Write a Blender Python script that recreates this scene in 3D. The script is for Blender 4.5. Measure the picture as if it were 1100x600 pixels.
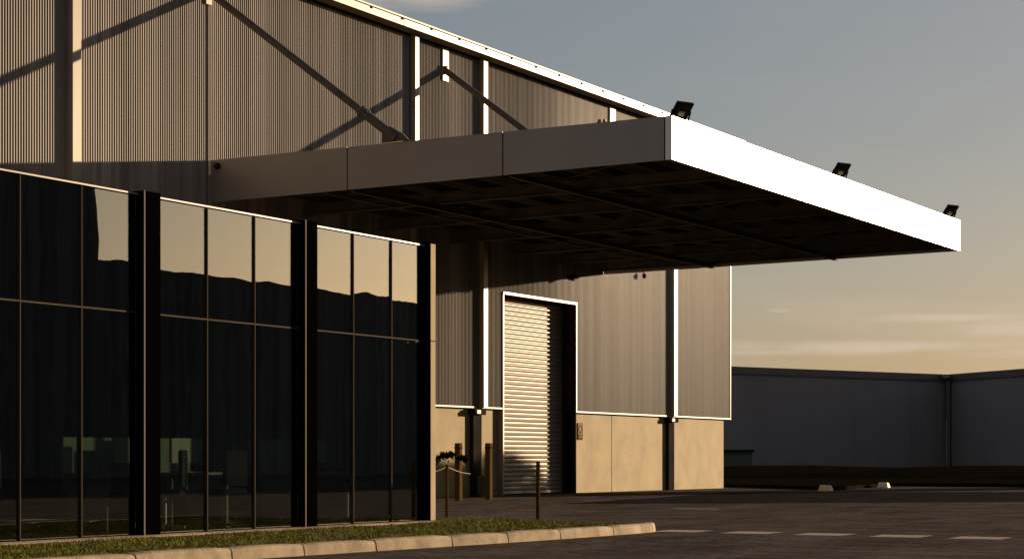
import bpy, bmesh, math, random
from mathutils import Vector, Matrix
random.seed(7)
S = bpy.context.scene
for o in list(bpy.data.objects): bpy.data.objects.remove(o)
COL = S.collection
R = math.radians

# ------------------------------------------------------------------ camera
# world: X runs along the warehouse wall (away to the right), Y goes into the wall, Z up
F, VX, HY, EYE = 2208.0, 1734.0, 493.0, 1.0
ANG = math.atan((VX-550)/F)
cam = bpy.data.cameras.new('camera'); co = bpy.data.objects.new('camera', cam); COL.objects.link(co)
cam.lens = F/1100*36; cam.sensor_width = 36; cam.sensor_fit = 'HORIZONTAL'
cam.shift_y = (HY-300)/1100; cam.clip_end = 3000; cam.clip_start = .1
co.location = (0, 0, EYE); co.rotation_euler = (R(90), 0, ANG-R(90))
S.camera = co

# ------------------------------------------------------------------ sky, sun, exposure
SUN = Vector((1.0, -.44, .14)).normalized()
el = math.asin(SUN.z); az = math.atan2(SUN.x, SUN.y)
w = bpy.data.worlds.new('World'); S.world = w; w.use_nodes = True
N = w.node_tree.nodes; L = w.node_tree.links; N.clear()
out = N.new('ShaderNodeOutputWorld'); bg = N.new('ShaderNodeBackground'); L.new(bg.outputs[0], out.inputs[0])
sky = N.new('ShaderNodeTexSky'); sky.sky_type = 'NISHITA'; sky.sun_disc = False
sky.sun_elevation = el; sky.sun_rotation = az; sky.air_density = 1.0; sky.dust_density = 1.6; sky.ozone_density = 1.6
bg.inputs[1].default_value = .066
SKYTINT = (1.0, .955, .985, 1); CLOUD = (4.5, 3.65, 2.75, 1)
tc = N.new('ShaderNodeTexCoord')
mp = N.new('ShaderNodeMapping'); mp.inputs['Scale'].default_value = (1.0, 1.0, 9.0); mp.inputs['Location'].default_value = (9*1.37, 9*.73, 9*2.1)
L.new(tc.outputs['Generated'], mp.inputs[0])
nz = N.new('ShaderNodeTexNoise'); nz.inputs['Scale'].default_value = 4.3; nz.inputs['Detail'].default_value = 7; nz.inputs['Roughness'].default_value = .55
nz.inputs['Distortion'].default_value = .35
L.new(mp.outputs[0], nz.inputs['Vector'])
cr = N.new('ShaderNodeValToRGB'); cr.color_ramp.elements[0].position = .50; cr.color_ramp.elements[1].position = .72
cr.color_ramp.elements[1].color = (.75, .75, .75, 1)
L.new(nz.outputs['Fac'], cr.inputs[0])
tint = N.new('ShaderNodeMix'); tint.data_type = 'RGBA'; tint.blend_type = 'MULTIPLY'; tint.inputs['Factor'].default_value = 1
tint.inputs[7].default_value = SKYTINT
gam = N.new('ShaderNodeGamma'); gam.inputs[1].default_value = .64      # hazy evening air: softer range between zenith and horizon
L.new(sky.outputs[0], gam.inputs[0])
sxyz = N.new('ShaderNodeSeparateXYZ'); L.new(tc.outputs['Generated'], sxyz.inputs[0])
hi = N.new('ShaderNodeMapRange'); hi.inputs[1].default_value = .24; hi.inputs[2].default_value = .6; hi.inputs[3].default_value = 1.0; hi.inputs[4].default_value = .48
L.new(sxyz.outputs[2], hi.inputs[0])
him = N.new('ShaderNodeVectorMath'); him.operation = 'SCALE'; L.new(gam.outputs[0], him.inputs[0]); L.new(hi.outputs[0], him.inputs['Scale'])
blu = N.new('ShaderNodeMapRange'); blu.inputs[1].default_value = .24; blu.inputs[2].default_value = .7; L.new(sxyz.outputs[2], blu.inputs[0])
bmx = N.new('ShaderNodeMix'); bmx.data_type = 'RGBA'; bmx.inputs[6].default_value = (1, 1, 1, 1); bmx.inputs[7].default_value = (.86, .98, 1.35, 1); L.new(blu.outputs[0], bmx.inputs['Factor'])
wrm = N.new('ShaderNodeMapRange'); wrm.inputs[1].default_value = .03; wrm.inputs[2].default_value = .16; wrm.inputs[3].default_value = 1; wrm.inputs[4].default_value = 0; L.new(sxyz.outputs[2], wrm.inputs[0])
wmx = N.new('ShaderNodeMix'); wmx.data_type = 'RGBA'; wmx.inputs[6].default_value = (1, 1, 1, 1); wmx.inputs[7].default_value = (1.22, 1.09, .99, 1); L.new(wrm.outputs[0], wmx.inputs['Factor'])
m1 = N.new('ShaderNodeVectorMath'); m1.operation = 'MULTIPLY'; L.new(bmx.outputs[2], m1.inputs[0]); L.new(wmx.outputs[2], m1.inputs[1])
m2 = N.new('ShaderNodeVectorMath'); m2.operation = 'MULTIPLY'; L.new(him.outputs[0], m2.inputs[0]); L.new(m1.outputs[0], m2.inputs[1])
L.new(m2.outputs[0], tint.inputs[6])
lay = N.new('ShaderNodeValToRGB')      # two cloud layers: one low on the horizon, one higher up
e_ = lay.color_ramp.elements; e_[0].position = .0; e_[0].color = (.4, .4, .4, 1); e_[1].position = .085; e_[1].color = (.3, .3, .3, 1)
for p_, v_ in ((.11, .10), (.20, .05), (.222, .10), (.30, .8)):
    q_ = lay.color_ramp.elements.new(p_); q_.color = (v_, v_, v_, 1)
sxy2 = N.new('ShaderNodeSeparateXYZ'); L.new(tc.outputs['Generated'], sxy2.inputs[0]); L.new(sxy2.outputs[2], lay.inputs[0])
cm = N.new('ShaderNodeMath'); cm.operation = 'MULTIPLY'; L.new(cr.outputs[0], cm.inputs[0]); L.new(lay.outputs[0], cm.inputs[1])
wob = N.new('ShaderNodeTexNoise'); wob.inputs['Scale'].default_value = 9; wob.inputs['Detail'].default_value = 6; wob.inputs['Roughness'].default_value = .6
wmp = N.new('ShaderNodeMapping'); wmp.inputs['Scale'].default_value = (1.0, 1.0, 5.0); L.new(tc.outputs['Generated'], wmp.inputs[0]); L.new(wmp.outputs[0], wob.inputs['Vector'])
total = cm.outputs[0]
def dirv(x, y):
    r = (x-550)/F; c_, s_ = math.cos(ANG), math.sin(ANG)
    return Vector((c_+r*s_, s_-r*c_, (HY-y)/F)).normalized()
for (cx_, cy_, wx_, wz_, amp_) in ((455, -4, 62, 13, .55), (395, -12, 70, 22, .5), (1010, 341, 105, 7, .95), (1130, 352, 150, 12, .8), (960, 372, 190, 7, .75), (820, 378, 120, 4, .5), (1120, 378, 110, 8, .7), (840, 333, 16, 3, .5)):
    d0 = dirv(cx_, cy_)
    sb = N.new('ShaderNodeVectorMath'); sb.operation = 'SUBTRACT'; L.new(tc.outputs['Generated'], sb.inputs[0]); sb.inputs[1].default_value = d0
    sc = N.new('ShaderNodeVectorMath'); sc.operation = 'MULTIPLY'; L.new(sb.outputs[0], sc.inputs[0]); sc.inputs[1].default_value = (F/wx_, F/wx_, F/wz_)
    ln = N.new('ShaderNodeVectorMath'); ln.operation = 'LENGTH'; L.new(sc.outputs[0], ln.inputs[0])
    ad_ = N.new('ShaderNodeMath'); ad_.operation = 'MULTIPLY_ADD'; ad_.inputs[1].default_value = 3.6; L.new(wob.outputs['Fac'], ad_.inputs[0]); L.new(ln.outputs['Value'], ad_.inputs[2])
    mr_ = N.new('ShaderNodeMapRange'); mr_.interpolation_type = 'SMOOTHSTEP'; mr_.inputs[1].default_value = 1.6; mr_.inputs[2].default_value = 3.3; mr_.inputs[3].default_value = amp_; mr_.inputs[4].default_value = 0
    L.new(ad_.outputs[0], mr_.inputs[0])
    mxx = N.new('ShaderNodeMath'); mxx.operation = 'MAXIMUM'; L.new(total, mxx.inputs[0]); L.new(mr_.outputs[0], mxx.inputs[1]); total = mxx.outputs[0]
mx = N.new('ShaderNodeMix'); mx.data_type = 'RGBA'; L.new(total, mx.inputs['Factor'])
L.new(tint.outputs[2], mx.inputs[6]); mx.inputs[7].default_value = CLOUD
L.new(mx.outputs[2], bg.inputs[0])

sl = bpy.data.lights.new('sun', 'SUN'); sl.energy = 5.0; sl.angle = R(.5); sl.color = (1.0, .72, .45)
so = bpy.data.objects.new('sun', sl); COL.objects.link(so)
so.rotation_euler = (-SUN).to_track_quat('-Z', 'Y').to_euler(); so.location = (60, -30, 40)
vs = S.view_settings; vs.view_transform = 'Standard'; vs.look = 'None'; vs.gamma = 1; vs.use_curve_mapping = False
vs.exposure = 1.15
S.cycles.max_bounces = 8
S.cycles.sample_clamp_indirect = 6

# ------------------------------------------------------------------ pixel helpers (only used to read real positions off the photo)
CA, SA = math.cos(ANG), math.sin(ANG)
def ray(x, y):
    r = (x-550)/F; return CA+r*SA, SA-r*CA, (HY-y)/F
def on_y(x, y, D):
    d = ray(x, y); t = D/d[1]; return d[0]*t, EYE+d[2]*t
def on_x(x, y, X0):
    d = ray(x, y); t = X0/d[0]; return d[1]*t, EYE+d[2]*t
def on_z(x, y, g=0.0):
    d = ray(x, y); t = (g-EYE)/d[2]; return d[0]*t, d[1]*t
def deep(x, y, dep):
    r = (x-550)/F; return CA*dep+r*SA*dep, SA*dep-r*CA*dep, EYE+(HY-y)/F*dep

# ------------------------------------------------------------------ materials
def mat(name, col, rough=.6, metal=0.0, spec=.5, noise=0.0, nscale=3.0, bump=0.0, bscale=40.0, coat=0.0, stretch=None, col2=None):
    m = bpy.data.materials.new(name); m.use_nodes = True
    n = m.node_tree.nodes; l = m.node_tree.links; b = n['Principled BSDF']
    b.inputs['Base Color'].default_value = (*col, 1); b.inputs['Roughness'].default_value = rough
    b.inputs['Metallic'].default_value = metal; b.inputs['Specular IOR Level'].default_value = spec
    b.inputs['Coat Weight'].default_value = coat
    t = n.new('ShaderNodeTexCoord'); mpp = n.new('ShaderNodeMapping'); l.new(t.outputs['Object'], mpp.inputs[0])
    if stretch: mpp.inputs['Scale'].default_value = stretch
    if noise > 0:
        z = n.new('ShaderNodeTexNoise'); z.inputs['Scale'].default_value = nscale; z.inputs['Detail'].default_value = 8
        z.inputs['Roughness'].default_value = .62; l.new(mpp.outputs[0], z.inputs['Vector'])
        r = n.new('ShaderNodeValToRGB'); r.color_ramp.elements[0].position = .3; r.color_ramp.elements[1].position = .7
        a = [max(0, c*(1-noise)) for c in col]; c2 = col2 or [min(1, c*(1+noise)) for c in col]
        r.color_ramp.elements[0].color = (*a, 1); r.color_ramp.elements[1].color = (*c2, 1)
        l.new(z.outputs['Fac'], r.inputs[0]); l.new(r.outputs[0], b.inputs['Base Color'])
    if bump > 0:
        z2 = n.new('ShaderNodeTexNoise'); z2.inputs['Scale'].default_value = bscale; z2.inputs['Detail'].default_value = 4
        l.new(mpp.outputs[0], z2.inputs['Vector'])
        bp = n.new('ShaderNodeBump'); bp.inputs['Strength'].default_value = bump; bp.inputs['Distance'].default_value = .02
        l.new(z2.outputs['Fac'], bp.inputs['Height']); l.new(bp.outputs[0], b.inputs['Normal'])
    return m
def clad_mat(name, col, rough, metal=.0, spec=.5):
    """painted steel sheet: each 0.76 m sheet has its own slight tone, plus rain streaks"""
    m = mat(name, col, rough, metal, spec=spec, noise=.10, nscale=1.2, stretch=(1.6, 1, .12))
    n = m.node_tree.nodes; l = m.node_tree.links; b = n['Principled BSDF']
    src = b.inputs['Base Color'].links[0].from_socket
    t = n.new('ShaderNodeTexCoord'); sx = n.new('ShaderNodeSeparateXYZ'); l.new(t.outputs['Object'], sx.inputs[0])
    dv = n.new('ShaderNodeMath'); dv.operation = 'DIVIDE'; dv.inputs[1].default_value = .762; l.new(sx.outputs[0], dv.inputs[0])
    fl = n.new('ShaderNodeMath'); fl.operation = 'FLOOR'; l.new(dv.outputs[0], fl.inputs[0])
    wn = n.new('ShaderNodeTexWhiteNoise'); wn.noise_dimensions = '1D'; l.new(fl.outputs[0], wn.inputs['W'])
    mr = n.new('ShaderNodeMapRange'); mr.inputs[3].default_value = .78; mr.inputs[4].default_value = 1.12; l.new(wn.outputs['Value'], mr.inputs[0])
    mu = n.new('ShaderNodeMix'); mu.data_type = 'RGBA'; mu.blend_type = 'MULTIPLY'; mu.inputs['Factor'].default_value = 1
    l.new(src, mu.inputs[6])
    dv2 = n.new('ShaderNodeMath'); dv2.operation = 'DIVIDE'; dv2.inputs[1].default_value = .152; l.new(sx.outputs[0], dv2.inputs[0])
    fl2 = n.new('ShaderNodeMath'); fl2.operation = 'FLOOR'; l.new(dv2.outputs[0], fl2.inputs[0])
    wn2 = n.new('ShaderNodeTexWhiteNoise'); wn2.noise_dimensions = '1D'; l.new(fl2.outputs[0], wn2.inputs['W'])
    mr2 = n.new('ShaderNodeMapRange'); mr2.inputs[3].default_value = .74; mr2.inputs[4].default_value = 1.2; l.new(wn2.outputs['Value'], mr2.inputs[0])
    mm = n.new('ShaderNodeMath'); mm.operation = 'MULTIPLY'; l.new(mr.outputs[0], mm.inputs[0]); l.new(mr2.outputs[0], mm.inputs[1]); mr = mm
    cb = n.new('ShaderNodeCombineXYZ')
    for i in range(3): l.new(mr.outputs[0], cb.inputs[i])
    l.new(cb.outputs[0], mu.inputs[7]); l.new(mu.outputs[2], b.inputs['Base Color'])
    return m
def glass_mat():
    m = bpy.data.materials.new('tinted_coated_glass'); m.use_nodes = True
    n = m.node_tree.nodes; l = m.node_tree.links; n.clear()
    o = n.new('ShaderNodeOutputMaterial'); mixs = n.new('ShaderNodeMixShader'); l.new(mixs.outputs[0], o.inputs[0])
    tr = n.new('ShaderNodeBsdfTransparent'); tr.inputs[0].default_value = (.60, .66, .60, 1)
    gl = n.new('ShaderNodeBsdfGlossy'); gl.inputs['Roughness'].default_value = .0; gl.inputs[0].default_value = (.83, .83, .83, 1)
    fr = n.new('ShaderNodeLayerWeight'); fr.inputs[0].default_value = .5
    ad = n.new('ShaderNodeMath'); ad.operation = 'MULTIPLY_ADD'; ad.inputs[1].default_value = .52; ad.inputs[2].default_value = .08; ad.use_clamp = True
    l.new(fr.outputs['Facing'], ad.inputs[0]); l.new(ad.outputs[0], mixs.inputs[0]); l.new(tr.outputs[0], mixs.inputs[1]); l.new(gl.outputs[0], mixs.inputs[2])
    t = n.new('ShaderNodeTexCoord'); z = n.new('ShaderNodeTexNoise'); z.inputs['Scale'].default_value = 1.3; z.inputs['Detail'].default_value = 1
    l.new(t.outputs['Object'], z.inputs['Vector'])
    bp = n.new('ShaderNodeBump'); bp.inputs['Strength'].default_value = 1.0; bp.inputs['Distance'].default_value = .0008
    l.new(z.outputs['Fac'], bp.inputs['Height']); l.new(bp.outputs[0], gl.inputs['Normal'])
    return m
def undulate(m, dist=.035, sc=.55):
    n = m.node_tree.nodes; l = m.node_tree.links; b = n['Principled BSDF']
    t = n.new('ShaderNodeTexCoord'); z = n.new('ShaderNodeTexNoise'); z.inputs['Scale'].default_value = sc; z.inputs['Detail'].default_value = 5; z.inputs['Roughness'].default_value = .6
    l.new(t.outputs['Object'], z.inputs['Vector']); bp = n.new('ShaderNodeBump'); bp.inputs['Strength'].default_value = 1; bp.inputs['Distance'].default_value = dist
    l.new(z.outputs['Fac'], bp.inputs['Height'])
    old = [x for x in n if x.type == 'BUMP' and x != bp]
    if old: l.new(bp.outputs[0], old[0].inputs['Normal'])
    else: l.new(bp.outputs[0], b.inputs['Normal'])
M = dict(
 clad=clad_mat('corrugated_wall_sheet', (.225, .203, .184), .43, 0.0, spec=.08),
 trim=mat('painted_flashing', (.27, .24, .19), .36, 0, spec=.14, noise=.06, nscale=2),
 pipe=mat('painted_downpipe', (.23, .205, .165), .34, 0, spec=.2, noise=.08, nscale=2, stretch=(1, 1, .3)),
 concrete=mat('precast_concrete', (.238, .186, .094), .85, noise=.24, nscale=1.1, bump=.25, bscale=30),
 darksteel=mat('dark_painted_steel', (.026, .022, .022), .9, spec=.0, noise=.2, nscale=3),
 brace=mat('weathered_brace_steel', (.085, .068, .055), .7, noise=.25, nscale=4),
 soffit=mat('brown_soffit_lining', (.16, .12, .085), .8, spec=.2, noise=.1, nscale=2),
 under=mat('canopy_underside_steel', (.072, .062, .053), .8, spec=.15, noise=.3, nscale=2),
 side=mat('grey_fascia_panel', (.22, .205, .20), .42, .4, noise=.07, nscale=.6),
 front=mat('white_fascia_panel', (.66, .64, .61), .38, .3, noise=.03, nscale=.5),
 roller=mat('galvanised_roller_curtain', (.22, .182, .135), .42, metal=.0, spec=.15, noise=.08, nscale=1.5, stretch=(1, 1, 4)),
 black=mat('black_powder_coat', (.0012, .0012, .0012), 1.0, spec=.0, noise=.1, nscale=3),
 alu=mat('anodised_aluminium', (.15, .125, .10), .85, spec=.1, metal=0, noise=.05, nscale=3),
 mullion=mat('dark_bronze_mullion', (.050, .040, .032), .9, spec=.05, noise=.05, nscale=3),
 glass=glass_mat(),
 asphalt=mat('asphalt', (.082, .072, .066), 1.0, spec=.0, noise=.38, nscale=.7, bump=.5, bscale=60, stretch=(1, 1, 1)),
 shade_patch=mat('long_shade_asphalt', (.028, .026, .029), 1.0, spec=.0, noise=.25, nscale=.8, bump=.5, bscale=60),
 kerb=mat('kerb_concrete', (.29, .235, .165), .9, spec=.1, noise=.34, nscale=4, bump=.4, bscale=50),
 paint=mat('worn_road_paint', (.40, .36, .31), 1.0, spec=0, noise=.35, nscale=14, bump=.3, bscale=50),
 sunlit_nosepaint=mat('sun_bright_kerb_paint', (.62, .58, .50), .8, noise=.12, nscale=6),  # kerb colour whitened so the noses look sunlit
 soil=mat('soil', (.085, .070, .018), 1.0, spec=0, noise=.35, nscale=6, bump=.6, bscale=30),
 grass=mat('grass_blades', (.165, .165, .022), .9, spec=.2, noise=.45, nscale=2.2),
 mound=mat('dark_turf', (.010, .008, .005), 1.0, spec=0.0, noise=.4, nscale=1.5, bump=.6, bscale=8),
 far=mat('shaded_far_cladding', (.275, .240, .225), .9, spec=.1, noise=.08, nscale=.25, stretch=(1, 1, .1)),
 fartrim=mat('far_building_trim', (.10, .087, .084), .55, noise=.1, nscale=1),
 opp=clad_mat('opposite_cladding', (.12, .115, .11), .9),
 timber=mat('weathered_timber', (.085, .055, .022), 1.0, spec=.0, noise=.35, nscale=5, stretch=(6, 6, 1), bump=.4, bscale=30),
 rust=mat('rusted_steel', (.045, .026, .012), 1.0, spec=.0, noise=.35, nscale=8),
 wire=mat('chain_steel', (.045, .035, .025), .8, metal=0, noise=.1, nscale=20),
 green=mat('green_cabinet_paint', (.07, .10, .06), .6, noise=.15, nscale=3),
 leaf=mat('dark_red_leaves', (.030, .012, .008), 1.0, spec=.0, noise=.4, nscale=6),
 crown=mat('tree_leaves', (.06, .07, .025), .7, noise=.4, nscale=1.5),
 bark=mat('tree_bark', (.10, .075, .05), .9, noise=.3, nscale=5, bump=.5, bscale=20),
 lens=mat('floodlight_glass', (.035, .028, .014), .6, spec=.1, noise=.1, nscale=5),
 chip=mat('floodlight_reflector', (.85, .78, .62), .25, metal=.3, noise=.05, nscale=5),
 cast=mat('black_cast_aluminium', (.010, .011, .011), .8, spec=.08, noise=.15, nscale=6),
 signtan=mat('sign_tan', (.31, .245, .145), .9, spec=.05, noise=.06, nscale=8),
 signbrown=mat('sign_brown', (.10, .058, .022), 1.0, spec=0, noise=.1, nscale=8),
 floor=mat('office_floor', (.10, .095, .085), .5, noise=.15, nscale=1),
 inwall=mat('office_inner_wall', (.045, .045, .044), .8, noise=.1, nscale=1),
 desk=mat('desk_laminate', (.40, .40, .37), .5, noise=.08, nscale=3),
 screen=mat('green_grey_desk_screen', (.36, .46, .41), .7, noise=.08, nscale=3),
 mon=mat('monitor_plastic', (.03, .03, .032), .4, noise=.1, nscale=3),
 monback=mat('pale_monitor_shell', (.50, .50, .48), .45, noise=.05, nscale=3),
 chairm=mat('chair_fabric', (.05, .05, .055), .9, noise=.2, nscale=6),
 chrome=mat('chair_base_metal', (.5, .5, .48), .3, metal=.8, noise=.05, nscale=3),
)

undulate(M['asphalt'], .24, .34); undulate(M['shade_patch'], .10, .5); undulate(M['front'], .012, 1.1); undulate(M['side'], .006, .9)
# ------------------------------------------------------------------ mesh builder
class MB:
    def __init__(s): s.v = []; s.f = []
    def add(s, vs, fs):
        k = len(s.v); s.v += [tuple(v) for v in vs]; s.f += [tuple(i+k for i in f) for f in fs]; return s
    def box(s, x0, x1, y0, y1, z0, z1):
        return s.hexa([(x0,y0,z0),(x1,y0,z0),(x1,y1,z0),(x0,y1,z0),(x0,y0,z1),(x1,y0,z1),(x1,y1,z1),(x0,y1,z1)])
    def hexa(s, v): return s.add(v, [(3,2,1,0),(4,5,6,7),(0,1,5,4),(1,2,6,5),(2,3,7,6),(3,0,4,7)])
    def bar(s, a, b, w, h=None, up=(0,0,1)):
        a, b = Vector(a), Vector(b); h = h or w; d = (b-a).normalized(); u = Vector(up)
        if abs(d.dot(u)) > .99: u = Vector((1,0,0))
        r = d.cross(u).normalized(); u = r.cross(d)
        q = [r*(-w/2)+u*(-h/2), r*(w/2)+u*(-h/2), r*(w/2)+u*(h/2), r*(-w/2)+u*(h/2)]
        return s.hexa([a+i for i in q]+[b+i for i in q])
    def tube(s, pts, rad, n=12, cap=True):
        pts = [Vector(p) for p in pts]; rads = rad if isinstance(rad, (list, tuple)) else [rad]*len(pts); vs = []; prev = None
        for i, p in enumerate(pts):
            d = (pts[min(i+1, len(pts)-1)]-pts[max(i-1, 0)]).normalized()
            u = Vector((0,0,1)) if abs(d.z) < .95 else Vector((1,0,0))
            r = d.cross(u).normalized(); u = r.cross(d)
            vs += [p+r*math.cos(6.2832*k/n)*rads[i]+u*math.sin(6.2832*k/n)*rads[i] for k in range(n)]
        fs = [(i*n+k, i*n+(k+1)%n, (i+1)*n+(k+1)%n, (i+1)*n+k) for i in range(len(pts)-1) for k in range(n)]
        if cap: fs += [tuple(range(n))[::-1], tuple((len(pts)-1)*n+k for k in range(n))]
        return s.add(vs, fs)
    def build(s, name, m, parent=None, loc=None, smooth=False, bevel=0):
        me = bpy.data.meshes.new(name); me.from_pydata(s.v, [], s.f); me.update()
        me.materials.append(m); o = bpy.data.objects.new(name, me); COL.objects.link(o)
        if parent: o.parent = parent; o.matrix_parent_inverse = Matrix.Identity(4)
        if loc: o.location = loc
        if smooth:
            for p in me.polygons: p.use_smooth = True
        if bevel:
            b = o.modifiers.new('bevel', 'BEVEL'); b.width = bevel; b.segments = 2; b.limit_method = 'ANGLE'
        return o
def tag(o, label=None, cat=None, group=None, kind=None):
    for k, v in (('label', label), ('category', cat), ('group', group), ('kind', kind)):
        if v: o[k] = v
    return o
def thing(name, label, cat, loc=(0,0,0), group=None, rz=0):
    o = bpy.data.objects.new(name, None); COL.objects.link(o); o.location = loc; o.rotation_euler.z = rz
    o.empty_display_size = .3
    return tag(o, label, cat, group)
def kids(o): return [c for c in bpy.data.objects if c.parent == o]
def copy_tree(o, parent=None):
    c = o.copy(); COL.objects.link(c); c.parent = parent
    for ch in kids(o): copy_tree(ch, c)
    return c
def corr_mesh(u0, u1, z0, z1, Y, amp=.0092, pitch=.076, n=8, top=None):
    """sinusoidal sheet standing on plane Y, facing -Y"""
    b = MB(); k = int((u1-u0)/pitch*n); vs = []
    for i in range(k+1):
        u = u0+(u1-u0)*i/k; y = Y+amp*math.sin(2*math.pi*u/pitch)
        vs += [(u, y, z0), (u, y, z1)]
    b.add(vs, [(2*i, 2*i+2, 2*i+3, 2*i+1) for i in range(k)]); return b

WY = 27.30      # plinth face
CY = 27.19      # mean plane of the corrugated sheet

# ================================================================== GROUND
g = MB(); g.add([(-500,-600,0),(1200,-600,0),(1200,1100,0),(-500,1100,0)], [(0,1,2,3)])
tag(g.build('ground', M['asphalt']), kind='structure')
# long shadows over the yard, painted in as a darker strip of asphalt
p = MB(); pts = [on_z(600, 541), on_z(1400, 537), on_z(1500, 527.5), on_z(790, 528.5)]
p.add([(x, y, .004) for x, y in pts], [(0,1,2,3)]); tag(p.build('road', M['shade_patch']), kind='structure')
# hold line painted across the lane
b = MB()
for i in range(9):
    yc = 11.42-i*1.085; xc = 26.42-.17*i if i < 4 else 25.85-.01*i
    xc = 26.38-.13*i
    sk = .05
    b.add([(xc-.40, yc-.34, .004), (xc+.40, yc-.34+sk, .004), (xc+.40, yc+.34+sk, .004), (xc-.40, yc+.34, .004)], [(0,1,2,3)])
tag(b.build('hold_line_marking', M['paint']), kind='structure')
b = MB(); x, y = on_z(745, 546); b.add([(x-.15, y-.55, .004), (x+.15, y-.55, .004), (x+.15, y+.45, .004), (x-.15, y+.45, .004)], [(0,1,2,3)])
tag(b.build('faded_lane_marking', M['paint']), kind='structure')

# grass island and kerb
KP = [(9.0,12.35),(13.0,12.22),(16.0,12.12),(17.9,12.0),(19.6,11.86),(21.4,11.74),(22.7,11.67),(24.0,11.63),(25.2,11.62),(25.95,11.66)]
NOSE = [(26.25,11.80),(26.38,12.02)]
BACK = [(26.5,12.6),(27.1,13.5),(27.6,14.3),(28.0,15.2),(27.7,15.9),(26.6,16.3),(9.0,16.3)]
poly = KP + NOSE + BACK
b = MB(); b.add([(x, y+(.06 if i < len(KP) else 0), .085) for i, (x, y) in enumerate(poly)], [tuple(range(len(poly)))])
tag(b.build('verge_soil', M['soil']), kind='structure')
def kerb_run(path, joints, name):
    # rounded kerb profile swept along the path, cut in stones with open joints
    prof = [(0.0, 0.0), (.012, .095), (.022, .118), (.042, .130), (.15, .133), (.155, .0)]
    acc = [0]
    for i in range(1, len(path)): acc.append(acc[-1]+math.dist(path[i-1], path[i]))
    def at(s):
        s = max(0, min(acc[-1]-1e-6, s)); i = max(j for j in range(len(acc)) if acc[j] <= s)
        i = min(i, len(path)-2); t = (s-acc[i])/(acc[i+1]-acc[i])
        a, c = path[i], path[i+1]; d = Vector((c[0]-a[0], c[1]-a[1])).normalized()
        return a[0]+(c[0]-a[0])*t, a[1]+(c[1]-a[1])*t, Vector((-d.y, d.x))
    b = MB(); js = [0]+joints+[acc[-1]]
    for a, c in zip(js[:-1], js[1:]):
        a += .012; c -= .012; k = max(2, int((c-a)/.2)); vs = []
        wob = random.uniform(-.006, .006)
        for i in range(k+1):
            x, y, nn = at(a+(c-a)*i/k); e = .012 if i in (0, k) else 0
            for (o, z) in prof: vs.append((x+nn.x*(o+e*.5), y+nn.y*(o+e*.5), max(0, z-(e if z > .05 else 0)+wob*(z > .05))))
        n = len(prof); fs = [(i*n+j, (i+1)*n+j, (i+1)*n+j+1, i*n+j+1) for i in range(k) for j in range(n-1)]
        fs += [tuple(range(n)), tuple(k*n+j for j in range(n))[::-1]]
        b.add(vs, fs)
    return tag(b.build(name, M['kerb']), kind='structure'), acc, at
def xjoint(px):   # distance along the kerb of a joint seen at photo column px
    best = None; acc = 0
    for i in range(1, len(KP)):
        d = math.dist(KP[i-1], KP[i])
        for k in range(200):
            t = k/200; x = KP[i-1][0]+(KP[i][0]-KP[i-1][0])*t; y = KP[i-1][1]+(KP[i][1]-KP[i-1][1])*t
            r = 550+F*(x*SA-y*CA)/(x*CA+y*SA)
            if best is None or abs(r-px) < best[0]: best = (abs(r-px), acc+d*t)
        acc += d
    return best[1]
kerb_run(KP+NOSE, [1.3, 2.6, 3.9]+[xjoint(q) for q in (148, 250, 328, 405, 487, 547, 603, 660)], 'kerb')
b = MB(); b.box(14, 26.2, 15.15, 15.52, .02, .10); tag(b.build('office_footing', M['kerb']), kind='structure')

# grass: tens of thousands of blades on the verge
def inside(x, y, P):
    c = False; j = len(P)-1
    for i in range(len(P)):
        if (P[i][1] > y) != (P[j][1] > y) and x < (P[j][0]-P[i][0])*(y-P[i][1])/(P[j][1]-P[i][1])+P[i][0]: c = not c
        j = i
    return c
b = MB(); rnd = random.Random(3); cnt = 0
while cnt < 42000:
    x = rnd.uniform(14, 31.3); y = rnd.uniform(11.75, 17.2)
    if y > 15.13 and x < 26.7: continue
    ky = 12.15 if x < 17 else 11.85
    if not inside(x, y-.14, poly) or not inside(x-.05, y, poly): continue
    pn = math.sin(x*2.1+1.3*math.sin(y*3.1))*math.sin(y*2.7+x*.6)
    if x > 26.5 and rnd.random() < .25: continue
    if pn < -.35 and rnd.random() < .6: continue
    h = rnd.uniform(.012, .036)*(1.0+.35*pn); a = rnd.uniform(0, 6.28); ww = .0045
    lx, ly = math.cos(a)*h*.7, math.sin(a)*h*.7; wx, wy = -math.sin(a)*ww, math.cos(a)*ww
    b.add([(x-wx, y-wy, .084), (x+wx, y+wy, .084), (x+lx, y+ly, .086+h)], [(0,1,2)]); cnt += 1
tag(b.build('grass', M['grass']), 'short mustard green grass on the verge between kerb and glazed office', 'grass', kind='stuff')

# far dark bank, traffic island
def bank(name, line, width, hgt, m, seed):
    r = random.Random(seed); vs = []; n = 60; k = 7
    a, c = Vector(line[0]), Vector(line[1]); d = (c-a); nn = Vector((-d.y, d.x)).normalized()
    for i in range(n+1):
        t = i/n; hh = hgt*(.82+.18*math.sin(t*19+seed)+.1*math.sin(t*53)); hh *= min(1, t*12+.02, (1-t)*12+.02)
        for j in range(k+1):
            s = j/k; q = a+d*t+nn*width*(s-.5); z = hh*math.sin(math.pi*s)**.8+r.uniform(0, .05)*hh if 0 < j < k else -.02
            vs.append((q.x, q.y, z))
    b = MB(); b.add(vs, [(i*(k+1)+j, (i+1)*(k+1)+j, (i+1)*(k+1)+j+1, i*(k+1)+j+1) for i in range(n) for j in range(k)])
    return tag(b.build(name, m, smooth=True), kind='structure')
A = deep(700, 500, 130); B_ = deep(1350, 508, 95)
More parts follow.
